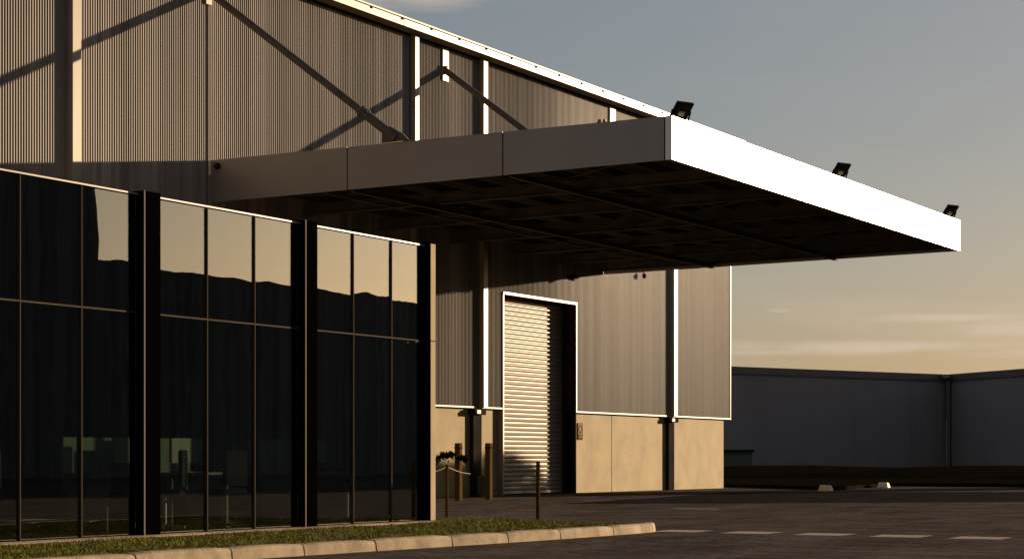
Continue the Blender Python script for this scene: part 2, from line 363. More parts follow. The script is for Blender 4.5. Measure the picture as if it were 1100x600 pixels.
bank('earth_bank', [(A[0], A[1]), (B_[0], B_[1])], 30, .62, M['mound'], 2)
# low planted island with two lit kerb noses
isl = [on_z(770, 522.5), on_z(897, 526.3), on_z(955, 521.8), on_z(1180, 523.5), on_z(1180, 517), on_z(770, 515.5)]
b = MB(); n = len(isl)
b.add([(x, y, 0) for x, y in isl]+[(x, y, .12) for x, y in isl], [tuple(range(n, 2*n))]+[(i, (i+1) % n, n+(i+1) % n, n+i) for i in range(n)])
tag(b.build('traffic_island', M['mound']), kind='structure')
for (px, py, sz, lab) in ((890, 527.0, .42, 'pale kerb nose lit by sun at the near end of the far traffic island'), (952, 523.4, .42, 'pale kerb nose lit by sun at the right tip of the dark planting bed')):
    x, y = on_z(px, py); b = MB()
    b.add([(-.55,-.1,0),(.5,-.12,0),(.62,.25,0),(-.35,.3,0),(-.5,-.06,.20),(.25,-.08,.17),(.35,.2,.17),(-.32,.24,.20)],
          [(3,2,1,0),(4,5,6,7),(0,1,5,4),(1,2,6,5),(2,3,7,6),(3,0,4,7)])
    tag(b.build('kerb_nose', M['sunlit_nosepaint'], loc=(x, y, 0), bevel=.02), lab, 'kerb', 'lit kerb noses of the traffic island').rotation_euler.z = R(14)

# ================================================================== WAREHOUSE
wh = thing('warehouse', 'tall corrugated metal warehouse with precast concrete plinth behind the canopy', 'warehouse')
X0, X1 = 22.0, 66.80
TOPZ = 12.22
DX0, DX1, DZ = 50.17, 54.62, 5.58
PZ = 2.40
# corrugated wall in three pieces around the door
corr_mesh(X0, DX0, PZ, TOPZ, CY).build('cladding_sheet', M['clad'], wh)
corr_mesh(DX1, X1, PZ, TOPZ, CY).build('cladding_sheet', M['clad'], wh)
corr_mesh(DX0, DX1, DZ, TOPZ, CY).build('cladding_sheet', M['clad'], wh)
# shell behind
b = MB(); b.box(X0, X1-.06, 62, 62.2, 0, TOPZ-.1); b.box(X1-.50, X1-.44, WY+.17, 62, 0, TOPZ-.1); b.box(X0, X0+.1, CY+.12, 62, 0, TOPZ-.1)
b.build('rear_wall', M['fartrim'], wh)
zu_ = on_y(460, 28.0, CY-.42)[1]-.01
b = MB(); b.add([(X0, CY-.36, zu_), (X1+.1, CY-.36, zu_), (X1+.1, 45, zu_+.8), (X0, 45, zu_+.8), (X1+.1, 62.4, TOPZ+.1), (X0, 62.4, TOPZ+.1)], [(0,1,2,3),(3,2,4,5)])
b.build('roof', M['trim'], wh)
# plinth of precast panels
pj = on_y(657, 480, WY)[0]
for a, c in ((X0, 44.9), (44.915, DX0), (DX1, pj-.012), (pj+.012, 61.5), (61.515, on_y(777.3, 480, WY)[0])):
    b = MB(); b.box(a, c, WY, WY+.16, 0, PZ+.03); b.build('plinth_panel', M['concrete'], wh, bevel=.008)
# bottom drip flashing
for a, c in ((X0, DX0-.05), (DX1+.05, X1+.02)):
    b = MB(); b.box(a, c, CY-.032, CY+.05, PZ-.010, PZ+.03); b.build('drip_flashing', M['trim'], wh)
# corner flashing and joint cover
b = MB(); b.box(X1+.0, X1+.04, CY-.02, CY+.14, PZ-.02, TOPZ); b.build('corner_flashing', M['trim'], wh)
jx = on_y(222, 100, CY)[0]
b = MB(); b.box(jx-.012, jx+.012, CY-.012, CY+.01, 5, TOPZ); b.build('sheet_joint', M['darksteel'], wh)
# fascia gutter and soffit
FY = CY-.42
zl = on_y(460, 36.8, FY)[1]; zu = on_y(460, 27.6, FY)[1]
b = MB(); b.box(X0, X1+.3, FY, FY+.05, zl, zu); fas = b.build('fascia_gutter', M['trim'], wh)
b = MB(); b.box(X0, X1+.3, FY-.03, FY+.10, zu-.030, zu+.006); b.build('capping', M['trim'], fas)
b = MB(); b.box(X0, X1+.3, FY-.012, FY-.001, zu-.046, zu-.034); b.build('shadow_gap', M['darksteel'], fas)
for px in (434, 540, 640, 700):
    fx = on_y(px, 40, FY)[0]; b = MB(); b.box(fx-.008, fx+.008, FY-.004, FY+.01, zl, zu); b.build('fascia_joint', M['darksteel'], fas)
k = 0
for i in range(20):
    fx = 38.3+i*1.45; b = MB(); b.box(fx-.03, fx+.03, FY-.02, FY, zu-.09, zu-.03); b.build('gutter_strap', M['darksteel'], fas)
b = MB(); b.box(X0, X1+.25, FY+.055, CY+.05, zl-.01, zl+.02); b.build('soffit', M['soffit'], wh)
b = MB(); b.box(X0, X1, CY-.05, CY-.015, zl-.06, zl-.012); b.build('head_angle', M['darksteel'], wh)
# box downpipes
DP = .17
def dpx(px): return on_y(px, 300, CY-DP)[0]
for (pa, pb) in ((78, 87.5), (446.2, 450.5), (519.8, 524.3), (724.4, 728)):
    b = MB(); b.box(dpx(pa), dpx(pb), CY-DP, CY-.012, PZ, zl-.012); b.build('downpipe', M['pipe'], wh, bevel=.01)
# lower dark columns against the plinth with a stepped head
def lpx(px): return on_y(px, 480, WY-.12)[0]
for (pa, pb) in ((508.5, 516.5), (718.5, 724.5)):
    a, c = lpx(pa), lpx(pb)
    b = MB(); b.box(a, c, WY-.12, WY-.004, 0, PZ-.20); col = b.build('lower_column', M['darksteel'], wh, bevel=.01)
    b = MB(); b.box(a-.10, c+.16, WY-.20, WY-.004, PZ-.19, PZ-.03); b.build('column_head', M['darksteel'], col, bevel=.01)
    b = MB(); b.box(a-.05, a+.16, WY-.27, WY-.205, PZ-.17, PZ-.06); b.build('head_bracket', M['trim'], col, bevel=.01)
b = MB(); b.box(lpx(517), lpx(520.8), WY-.12, WY-.02, .05, PZ-.195); b.build('small_downpipe', M['concrete'], wh, bevel=.02)
# brace hangers on the wall
for i, (pa, pb) in enumerate(((221.5, 228.0), (475.8, 482.3), (655.5, 661.5))):
    b = MB(); b.box(on_y(pa, 60, CY-.05)[0], on_y(pb, 60, CY-.05)[0], CY-.05, CY-.012, 10.95, zl-.012); b.build('brace_hanger', M['trim'], wh, bevel=.01)

# roller door
DY = CY+.38
rd = MB(); vs = []; pitch = .130; nz_ = int(5.5/pitch*8)
for i in range(nz_+1):
    z = .10+5.5*i/nz_; y = DY-.020*math.sin(2*math.pi*z/pitch)
    vs += [(DX0-.02, y, z), (DX1+.02, y, z)]
rd.add(vs, [(2*i, 2*i+1, 2*i+3, 2*i+2) for i in range(nz_)])
door = rd.build('roller_door', M['roller'], wh)
b = MB(); b.box(DX0, DX1, DY-.035, DY+.03, .03, .105); b.build('bottom_rail', M['trim'], door)
b = MB(); b.box(DX0+.002, DX0+.09, DY-.07, DY-.03, 0, 5.5); b.build('guide_rail', M['darksteel'], door)
b = MB(); b.box(DX1-.09, DX1-.002, DY-.07, DY-.03, 0, 5.5); b.build('guide_rail', M['darksteel'], door)
b = MB(); b.box(DX0-.06, DX0, CY-.04, DY+.05, 0, DZ); b.build('door_jamb', M['trim'], wh)
b = MB(); b.box(DX1, DX1+.05, CY-.04, DY+.05, 0, DZ); b.build('door_jamb', M['darksteel'], wh)
b = MB(); b.box(DX1+.051, DX1+.085, CY-.045, CY+.1, PZ+.03, DZ); b.build('jamb_flashing', M['side'], wh)
b = MB(); b.box(DX0-.06, DX1+.085, CY-.06, CY+.06, DZ, DZ+.065); b.build('head_flashing', M['trim'], wh)
b = MB(); b.box(DX0, DX1, CY+.062, DY+.05, DZ-.02, DZ+.05); b.build('door_head', M['darksteel'], wh)
b = MB(); b.box(DX0-.3, DX1+.3, DY+.3, DY+.4, 0, 6.2); b.build('inner_lining', M['darksteel'], wh)

# wall fittings
sx0, _ = on_y(620.2, 463, WY); sx1, _ = on_y(625.2, 463, WY); _, sz1 = on_y(622, 454, WY); _, sz0 = on_y(622, 472, WY)
t = thing('wall_sign', 'small brown sign with a pale ring on the concrete plinth beside the roller door', 'sign', (0, 0, 0))
b = MB(); b.box(sx0, sx1, WY-.022, WY-.002, sz0, sz1); b.build('sign_plate', M['signtan'], t)
cx, cz = (sx0+sx1)/2, sz0+(sz1-sz0)*.64; rw, rh = (sx1-sx0)*.34, (sz1-sz0)*.27
b = MB(); vs = []
for i in range(32):
    a = 6.2832*i/32
    for q in (1, .66): vs.append((cx+rw*q*math.cos(a), WY-.027, cz+rh*q*math.sin(a)))
b.add(vs, [(2*i, 2*((i+1) % 32), 2*((i+1) % 32)+1, 2*i+1) for i in range(32)]); b.build('ring_symbol', M['signbrown'], t)
b = MB(); b.box(sx0+.005, sx1-.005, WY-.028, WY-.024, sz0+.012, sz0+(sz1-sz0)*.34); b.build('text_panel', M['signbrown'], t)
b = MB(); b.box(sx0+.03, sx1-.03, WY-.032, WY-.029, sz0+.07, sz0+.09); b.box(sx0+.03, sx1-.03, WY-.032, WY-.029, sz0+.12, sz0+.135); b.build('text_line', M['signtan'], t)
b = MB(); b.box(sx0, sx1, WY-.026, WY-.0235, sz1-.022, sz1); b.box(sx0, sx0+.018, WY-.026, WY-.0235, sz0, sz1-.022); b.box(sx1-.018, sx1, WY-.026, WY-.0235, sz0, sz1-.022); b.build('sign_border', M['signbrown'], t)
ix0 = on_y(614.8, 463, WY-.04)[0]; ix1 = on_y(619.0, 463, WY-.04)[0]
t = thing('control_box', 'pale door control box fixed to the plinth at the right jamb of the roller door', 'control box')
b = MB(); b.box(ix0, ix1, WY-.04, WY-.003, sz0, sz1-.01); b.build('box_body', M['signtan'], t, bevel=.012)
b = MB(); b.box(ix0+.08, ix1-.08, WY-.046, WY-.0405, sz0+.22, sz0+.34); b.build('button_plate', M['pipe'], t, bevel=.004)
# green cabinet at the column foot
t = thing('meter_cabinet', 'low dull green metal cabinet at the foot of the column left of the roller door', 'cabinet', (48.68, WY-.2, 0))
b = MB(); b.box(0, .27, -.22, .17, .04, .56); b.build('cabinet_body', M['green'], t, bevel=.015)
b = MB(); b.box(.02, .25, -.235, -.221, .08, .52); d_ = b.build('cabinet_door', M['green'], t, bevel=.004)
b = MB(); b.box(.21, .235, -.25, -.236, .28, .36); b.build('handle', M['cast'], d_)

# ================================================================== CANOPY
CX0, CX1, CY0 = 36.66, 56.62, 16.13
def zb(y): return 6.823-(y-CY0)/(CY-CY0)*.19
def zt(y): return 7.673-(y-CY0)/(CY-CY0)*.115
cn = thing('loading_canopy', 'deep cantilevered steel canopy with a glaring white front edge over the roller door', 'canopy')
def side_panel(X, th, y0, y1, m, name, par=cn):
    b = MB(); b.hexa([(X, y0, zb(y0)), (X+th, y0, zb(y0)), (X+th, y1, zb(y1)), (X, y1, zb(y1)), (X, y0, zt(y0)), (X+th, y0, zt(y0)), (X+th, y1, zt(y1)), (X, y1, zt(y1))])
    return b.build(name, m, par)
ys = [on_x(px, 150, CX0)[0] for px in (714, 540, 373)]
cuts = [(CY0+.052, ys[0]-.014), (ys[0]+.014, ys[1]-.014), (ys[1]+.014, ys[2]-.014), (ys[2]+.014, CY-.03)]
for i, (a, c) in enumerate(cuts):
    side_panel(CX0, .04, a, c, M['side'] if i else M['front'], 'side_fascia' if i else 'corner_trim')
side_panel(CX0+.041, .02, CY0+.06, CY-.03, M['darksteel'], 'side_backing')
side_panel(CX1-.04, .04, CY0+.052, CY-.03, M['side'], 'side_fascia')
nf = 4
for i in range(nf):
    a = CX0+(CX1-CX0)*i/nf; c = CX0+(CX1-CX0)*(i+1)/nf-(.002 if i < nf-1 else 0)
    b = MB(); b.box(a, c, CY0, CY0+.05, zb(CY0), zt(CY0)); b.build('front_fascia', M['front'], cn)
# edge channels under the rim (thin dark return)
b = MB(); b.box(CX0+.07, CX1-.07, CY0+.06, CY0+.26, zb(CY0)+.03, zb(CY0)+.045); b.build('edge_channel', M['under'], cn)
# deck: trapezoidal sheet sloping with the canopy
b = MB(); vs = []; n = int((CX1-CX0-.16)/.19)
prof = [(0, 0), (.06, 0), (.08, .03), (.13, .03), (.15, 0)]
for i in range(n):
    for (o, dz) in prof:
        x = CX0+.08+i*.19+o
        vs += [(x, CY0+.06, 7.36+dz), (x, CY-.05, 7.24+dz)]
k = len(vs)//2; b.add(vs, [(2*i, 2*i+2, 2*i+3, 2*i+1) for i in range(k-1)]); b.build('roof_deck', M['under'], cn)
def ibeam(a, c, w_, h_, name, m=M['under'], par=cn):
    a, c = Vector(a), Vector(c); b = MB(); up = Vector((0, 0, 1))
    b.bar(a+up*(h_/2-.01), c+up*(h_/2-.01), w_, .02); b.bar(a-up*(h_/2-.01), c-up*(h_/2-.01), w_, .02); b.bar(a, c, .016, h_-.042)
    return b.build(name, m, par)
for i, x in enumerate((36.95, 40.2, 43.6, 47.16, 50.6, 53.6, 56.35)):
    big = i in (0, 3, 6)
    hh = .36 if big else .26
    ibeam((x, CY0+.08, zb(CY0)+.06+hh/2), (x, CY-.06, zb(CY)+.06+hh/2), .18, hh, 'rafter')
for j in range(10):
    y = CY0+.75+j*1.08
    z = zb(y)+.42
    for i in range(1):
        b = MB(); b.bar((CX0+.1, y, z), (CX1-.1, y, z), .012, .16); b.bar((CX0+.1, y+.035, z-.085), (CX1-.1, y+.035, z-.085), .07, .012)
        b.build('purlin', M['under'], cn)
for y in (CY0+3.6, CY0+7.4):
    ibeam((CX0+.1, y, zb(y)+.02), (CX1-.1, y, zb(y)+.02), .12, .14, 'bottom_beam')
# diagonal rod bracing and conduit
for (xa, xb) in ((36.95, 43.6), (43.6, 50.6), (50.6, 56.35)):
    for (ya, yb) in ((CY0+.6, CY-.6), (CY-.6, CY0+.6)):
        b = MB(); b.tube([(xa, ya, zb(ya)+.16), (xb, yb, zb(yb)+.16)], .016, 8); b.build('bracing_rod', M['under'], cn)
b = MB(); b.tube([(37.2, 24.6, 6.76), (56.0, 24.6, 6.76)], .03, 8); b.build('sprinkler_pipe', M['brace'], cn)
for x in (40, 45, 50, 55):
    b = MB(); b.tube([(x, 24.6, 6.76), (x, 24.6, 7.2)], .012, 6); b.build('pipe_hanger', M['brace'], cn)
# hanging frame seen near the right rear
b = MB(); b.bar((54.2, 21.5, 6.80), (57.0-.6, 21.5, 6.80), .05); b.bar((56.4, 21.5, 6.80), (56.4, 21.5, 7.2), .05); b.bar((54.2, 21.5, 6.80), (54.2, 21.5, 7.2), .05)
b.build('service_frame', M['under'], cn)
# diagonal struts up to the wall
STZ = on_y(478.5, 76, CY-.07)[1]; FTY = on_x(424, 151.5, on_y(225, 75, CY-.07)[0])[0]
for i in range(3):
    bx = on_y((225.0, 478.5, 658.0)[i], 75, CY-.07)[0]
    if i == 2: bx = 56.5
    top = Vector((bx, CY-.07, STZ)); ft = Vector((bx, FTY, 7.70)); d = (ft-top).normalized()
    b = MB(); b.tube([top, ft-d*1.0], .082, 16); st = b.build('strut', M['brace'], cn, smooth=False)
    b = MB(); b.tube([ft-d*1.02, ft-d*.95], .125, 16); b.tube([ft-d*.93, ft-d*.86], .125, 16); b.build('flange', M['brace'], st)
    for q in range(8):
        a = 6.2832*q/8; r = Vector((1, 0, 0)); u = r.cross(d)
        c = r*math.cos(a)*.105+u*math.sin(a)*.105
        if q % 2 == 0: b = MB()
        b.tube([ft-d*1.06+c, ft-d*.82+c], .014, 6)
        if q % 2: b.build('bolt', M['chrome'], st)
    b = MB(); b.tube([ft-d*.86, ft+d*.06], .10, 16); b.build('lower_sleeve', M['brace'], st)
    b = MB(); b.add([(bx-.02, FTY+.30, 7.60), (bx-.02, FTY-.35, 7.62), (bx-.02, FTY-.2, 7.76), (bx-.02, FTY+.1, 7.93), (bx-.02, FTY+.28, 7.90),
                     (bx+.02, FTY+.30, 7.60), (bx+.02, FTY-.35, 7.62), (bx+.02, FTY-.2, 7.76), (bx+.02, FTY+.1, 7.93), (bx+.02, FTY+.28, 7.90)],
                    [(0,1,2,3,4), (9,8,7,6,5), (0,5,6,1), (1,6,7,2), (2,7,8,3), (3,8,9,4), (4,9,5,0)]); b.build('gusset_plate', M['brace'], st)
    b = MB(); b.box(bx-.03, bx+.03, top.y-.06, top.y+.015, top.z-.10, top.z+.12); b.build('top_cleat', M['brace'], st)
# small round sensor on the side fascia
sy, sz = on_x(234, 178.5, CX0)
t = thing('round_sensor', 'small dark round fitting on the left end of the canopy side fascia', 'sensor', (CX0, sy, sz))
b = MB(); b.tube([(-.002, 0, 0), (-.05, 0, 0)], .075, 20); b.build('base', M['cast'], t)
b = MB(); b.tube([(-.051, 0, 0), (-.09, 0, -.01), (-.11, 0, -.02)], [.055, .05, .02], 16); b.build('dome', M['lens'], t, smooth=True)

# floodlights standing on the front edge of the canopy
def floodlight(label, loc, group, s=1.0):
    t = thing('floodlight', label, 'floodlight', loc, group, R(-26)); t.scale = (s, s, s)
    c = Vector((0, -.05, .20)); h = Vector((0, -.66, .75)).normalized(); wv = Vector((1, 0, 0)); nrm = wv.cross(h)
    if nrm.z > 0: nrm = -nrm          # the lamp looks out and down
    def pl(cw, ch, w_, h_, d0, d1):
        o = c+wv*cw+h*ch; q = [(-w_, -h_), (w_, -h_), (w_, h_), (-w_, h_)]
        return [o+wv*a+h*b_+nrm*d0 for a, b_ in q]+[o+wv*a+h*b_+nrm*d1 for a, b_ in q]
    b = MB(); b.hexa(pl(0, 0, .21, .19, -.03, .03)); hd = b.build('lamp_housing', M['cast'], t, bevel=.012)
    b = MB(); b.hexa(pl(0, .01, .175, .15, .031, .036)); b.build('lens', M['lens'], hd)
    b = MB(); b.hexa(pl(-.0, -.06, .075, .05, .037, .041)); b.build('reflector', M['chip'], hd)
    b = MB()
    for k in range(7): b.hexa(pl(-.15+.05*k, 0, .006, .16, -.075, -.031))
    b.build('cooling_fins', M['cast'], hd)
    b = MB(); b.hexa(pl(0, -.14, .08, .06, -.12, -.076)); b.build('driver_box', M['cast'], hd, bevel=.008)
    b = MB(); b.bar((-.235, -.05, .20), (-.235, .04, .012), .02, .03); b.bar((.235, -.05, .20), (.235, .04, .012), .02, .03); b.bar((-.245, .04, .010), (.245, .04, .010), .05, .018)
    b.build('bracket', M['cast'], t)
    return t
ztop = zt(CY0)+.0
for px, lab in ((736.5, 'largest black floodlight, on the near corner of the canopy front edge'), (907, 'black floodlight halfway along the bright canopy front edge'), (1024, 'black floodlight at the far tip of the canopy front edge')):
    fx = on_y(px, 150, CY0)[0]
    floodlight(lab, (fx, CY0+.12, ztop), 'floodlights along the canopy edge', 1.0)
# small fittings on the wall below the canopy
fx, fz = on_y(614, 303, CY-.2)
t = thing('wall_lamp', 'small dark angled floodlight on the wall above the roller door', 'lamp', (fx, CY-.03, fz+.1))
b = MB(); b.bar((.05, 0, .12), (.0, -.18, .05), .03); b.build('arm', M['cast'], t)
b = MB(); b.hexa([(-.22, -.36, -.10), (.12, -.36, .02), (.12, -.14, .08), (-.22, -.14, -.04), (-.24, -.36, -.03), (.10, -.36, .09), (.10, -.14, .15), (-.24, -.14, .03)]); b.build('lamp_head', M['cast'], t, bevel=.008)
fx, fz = on_y(692, 296, CY-.15)
t = thing('security_camera', 'small dark hanging camera on the wall right of the roller door', 'camera', (fx, CY-.15, fz))
b = MB(); b.tube([(0, 0, .14), (0, 0, .06)], .022, 10); b.bar((0, 0, .13), (0, .13, .13), .03); b.build('arm', M['cast'], t)
b = MB(); b.tube([(0, 0, .07), (0, 0, .03), (0, 0, -.05), (0, 0, -.09)], [.04, .065, .06, .025], 16); b.build('dome', M['cast'], t, smooth=True)

# ================================================================== GLAZED OFFICE
of = thing('glazed_office', 'low single storey office with dark reflective glass front and black fins', 'office building')
GY = 15.50; GZ0, GZ1, TZ = .10, 4.165, 2.747
FP = .09
def gx(px, dy=0.0): return on_y(px, 300, GY-dy)[0]
fin1 = ('fin', gx(154.5, FP), gx(172.5, FP)); fin2 = ('fin', gx(327.8, FP), gx(341, FP)); fin3 = ('end', gx(462.5, FP), gx(468, FP))
mull = [13.99, 15.03, ('fin', 16.02, 16.30), 17.42, 18.455, fin1, 20.846, 21.864, fin2, 24.226, 25.242, fin3]
edges = [13.0]; 
def pane(x0, x1, z0, z1, tilt, yaw):
    zc = (z0+z1)/2; xc = (x0+x1)/2; o = [(x, y, z) for x, y, z in ((x0, 0, z0), (x1, 0, z0), (x1, 0, z1), (x0, 0, z1))]
    vs = [(x, GY+.02+(z-zc)*tilt+(x-xc)*yaw, z) for x, _, z in o]; vs += [(x, y+.008, z) for x, y, z in vs]
    b = MB(); b.hexa([vs[0], vs[1], vs[5], vs[4], vs[3], vs[2], vs[6], vs[7]]); return b.build('window_pane', M['glass'], of)
x = 13.0; rp = random.Random(5); spans = []
tilts = {17.42: .0, 18.455: -.0008, 19.9: .0002, 20.846: 0.0, 21.864: -.0009, 23.3: .0006, 24.226: -.0014, 25.242: .0010}
for m_ in mull:
    a = m_ if not isinstance(m_, tuple) else m_[1]
    if a-x > .2: spans.append((x, a))
    x = a if not isinstance(m_, tuple) else m_[2]
for (a, c) in spans:
    t_ = tilts.get(round(a, 3), rp.uniform(-.001, .001))
    pane(a+.012, c-.012, TZ+.012, GZ1-.03, t_, rp.uniform(-.0012, .0012)); pane(a+.012, c-.012, GZ0+.01, TZ-.012, rp.uniform(-.001, .001), rp.uniform(-.0012, .0012))
for m_ in mull:
    if isinstance(m_, tuple):
        kind, a, c = m_
        if kind == 'fin':
            b = MB(); b.box(a+.014, c, GY-FP, GY+.12, GZ0-.02, GZ1+.03); fb = b.build('black_fin', M['black'], of)
            b = MB(); b.box(a-.004, a+.014, GY-FP+.004, GY+.12, GZ0-.02, GZ1+.028); b.build('black_fin_side', M['black'], fb)
            b = MB(); b.box(a-.006, a+.013, GY-FP-.012, GY-FP+.003, GZ0-.01, GZ1+.03); b.build('edge_strip', M['alu'], fb)
        else:
            b = MB(); b.box(a-.02, a, GY-FP-.004, GY+.1, GZ0-.02, GZ1+.05); b.build('black_fin', M['black'], of)
            b = MB(); b.box(a+.002, c, GY-FP, GY+.3, GZ0, TZ-.006); b.build('end_panel', M['concrete'], of, bevel=.006)
            b = MB(); b.box(a+.002, c, GY-FP, GY+.3, TZ+.006, GZ1+.02); b.build('end_panel', M['concrete'], of, bevel=.006)
    else:
        b = MB(); b.box(m_-.007, m_+.007, GY-.006, GY+.07, GZ0, GZ1-.03); b.build('mullion', M['mullion'], of)
for (a, c) in spans:
    b = MB(); b.box(a+.012, c-.012, GY-.006, GY+.05, TZ-.010, TZ+.010); b.build('transom', M['mullion'], of)
segs = [13.0]
for m_ in mull:
    if isinstance(m_, tuple):
        b = MB(); b.box(segs[-1], m_[1]-.001, GY-.015, GY+.12, GZ1-.018, GZ1); b.build('head_rail', M['pipe'], of)
        b = MB(); b.box(segs[-1], m_[1]-.001, GY-.02, GY+.08, GZ0-.05, GZ0+.008); b.build('sill_rail', M['black'], of)
        segs.append(m_[2]+.001)
OX1 = fin3[2]-.005
b = MB(); b.box(13, OX1-.05, GY+.14, 27.0, GZ1-.08, GZ1-.005); b.build('roof', M['darksteel'], of)
b = MB(); b.box(OX1-.17, OX1-.05, GY+.32, 27.0, 0, GZ1-.09); b.build('end_wall', M['trim'], of)
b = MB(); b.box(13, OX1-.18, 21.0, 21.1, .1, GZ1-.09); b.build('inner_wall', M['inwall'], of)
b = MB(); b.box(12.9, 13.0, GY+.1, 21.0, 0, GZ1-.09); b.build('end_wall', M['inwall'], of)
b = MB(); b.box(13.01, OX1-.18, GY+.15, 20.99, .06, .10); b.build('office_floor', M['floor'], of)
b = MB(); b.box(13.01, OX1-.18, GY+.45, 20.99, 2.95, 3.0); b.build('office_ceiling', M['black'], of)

# ---- dim furniture behind the glass
def make_desk(label):
    t = thing('office_desk', label, 'desk', (0,0,0), 'desks behind the office glass')
    b = MB(); b.box(-.7, .7, -.35, .35, .70, .73); b.build('desk_top', M['desk'], t)
    for sx in (-.66, .62):
        b = MB(); b.box(sx, sx+.04, -.32, .32, 0, .70); b.build('leg', M['desk'], t)
    b = MB(); b.box(-.7, .7, .34, .37, .5, 1.18); b.build('privacy_screen', M['screen'], t)
    return t
def make_mon(label):
    t = thing('computer_monitor', label, 'monitor', (0,0,0), 'monitors on the office desks')
    b = MB(); b.box(-.27, .27, -.02, .02, .12, .45); b.build('display', M['monback'], t, bevel=.006)
    b = MB(); b.box(-.02, .02, -.02, .02, .01, .12); b.box(-.12, .12, -.09, .09, 0, .012); b.build('stand', M['mon'], t)
    return t
def make_chair(label):
    t = thing('office_chair', label, 'chair', (0,0,0), 'swivel chairs behind the office glass')
    b = MB(); b.box(-.24, .24, -.24, .24, .44, .52); b.build('seat', M['chairm'], t, bevel=.03)
    b = MB(); b.box(-.22, .22, .20, .26, .55, 1.02); b.build('backrest', M['chairm'], t, bevel=.025)
    b = MB(); b.tube([(0,0,.06),(0,0,.44)], .025, 8); b.build('gas_stem', M['chrome'], t)
    for k in range(5):
        a = 6.2832*k/5; b = MB(); b.bar((0,0,.07), (.28*math.cos(a), .28*math.sin(a), .05), .03); b.build('leg', M['chrome'], t)
    return t
dx = [17.75, 19.15, 20.7, 21.7, 22.6, 24.7, 25.7]; dy = [17.2, 18.6, 16.75, 16.6, 17.3, 16.6, 18.4]
place = ['behind the second full pane from the left edge', 'behind the pane left of the first black fin', 'behind the pane right of the first black fin',
         'behind the middle pane of the middle bay', 'behind the last pane of the middle bay', 'behind the middle pane of the right bay', 'behind the last pane before the pale end panel']
d0 = m0 = c0 = None
for i, (X_, Y_) in enumerate(zip(dx, dy)):
    if i == 0: d, m_, c = make_desk('x'), make_mon('x'), make_chair('x'); d0, m0, c0 = d, m_, c
    else: d, m_, c = copy_tree(d0), copy_tree(m0), copy_tree(c0)
    d.location = (X_, Y_, .1); m_.location = (X_+random.uniform(-.2, .2), Y_-.05, .83); c.location = (X_+.1, Y_-.62, .1); c.rotation_euler.z = random.uniform(2.6, 3.7)
    d['label'] = 'dim desk with grey green screen '+place[i]; m_['label'] = 'pale computer monitor on the desk '+place[i]; c['label'] = 'dark swivel chair '+place[i]

# ================================================================== POSTS, CHAIN, PLANT
def post(label, px, pyb, pyt, w_, m, name, cat, group=None, cap=None, g=0.0):
    x, y = on_z(px, pyb, g); dep = x*CA+y*SA; h = (pyb-pyt)/F*dep
    t = thing(name, label, cat, (x, y, g), group)
    b = MB(); b.box(-w_/2, w_/2, -w_/2, w_/2, -.05, h); b.build('post_body', m, t, bevel=.008)
    if cap: b = MB(); b.box(-w_/2-.006, w_/2+.006, -w_/2-.006, w_/2+.006, h*.9, h*.93); b.build('band', cap, t)
    return t, x, y, h
t1 = post('slim rusty post on the grass beside the office end panel', 480, 555, 498.5, .045, M['rust'], 'slim_post', 'post', 'slim posts at the grass edge', g=.08)
t2 = post('slim rusty post standing alone in front of the roller door', 578, 558, 495, .05, M['rust'], 'slim_post', 'post', 'slim posts at the grass edge', g=.08)
t3 = post('square timber bollard holding the drooping dark spray, left of the column', 492.5, 537, 475.5, .14, M['timber'], 'timber_bollard', 'bollard', 'timber bollards by the roller door', M['rust'])
t4 = post('square timber bollard at the left jamb of the roller door', 525, 536, 475.5, .14, M['timber'], 'timber_bollard', 'bollard', 'timber bollards by the roller door', M['rust'])
# sagging chain from the slim post
def chain(label, a, c, sag):
    pts = [(a[0]+(c[0]-a[0])*i/14, a[1]+(c[1]-a[1])*i/14, a[2]+(c[2]-a[2])*i/14-sag*math.sin(math.pi*i/14)) for i in range(15)]
    b = MB(); b.tube(pts, .010, 6); return tag(b.build('chain', M['wire']), label, 'chain', 'chains on the slim post')
dep1 = t1[1]*CA+t1[2]*SA; top1 = deep(480, 501, dep1)
chain('thin chain running left from the slim post towards the office', deep(455, 508, dep1-.6), top1, .02)
chain('thin chain running right from the slim post behind the timber bollard', top1, deep(505, 508.5, dep1+7), .02)
# drooping dark spray hooked round the timber bollard
dep3 = t3[1]*CA+t3[2]*SA-.2
t = thing('drooping_branch', 'arching dark red leafy branch hanging across the timber bollard', 'branch', (0, 0, 0))
path = [deep(px, py, dep3) for px, py in ((463, 499), (468, 493), (474, 489), (481, 487), (488, 488.5), (494, 490), (499, 490.5), (501, 494))]
b = MB(); b.tube(path, [.03, .03, .028, .025, .022, .02, .016, .008], 8); b.build('stem', M['bark'], t, smooth=True)
b = MB(); rb = random.Random(9)
for k in range(900):
    i = rb.randrange(len(path)-1); tt = rb.random(); p0 = Vector(path[i]).lerp(Vector(path[i+1]), tt)
    if 4 <= i < 5: continue
    rr = (.10 if i < 4 else .06)
    q = p0+Vector((rb.gauss(0, rr*.5), rb.gauss(0, rr*.5), rb.gauss(-.02, rr*.45))); a = Vector((rb.gauss(0,1), rb.gauss(0,1), rb.gauss(0,1))).normalized()*.045; c = a.cross(Vector((rb.gauss(0,1), rb.gauss(0,1), 1))).normalized()*.018
    b.add([q-a, q+c, q+a, q-c], [(0,1,2,3)])
b.build('leaves', M['leaf'], t)

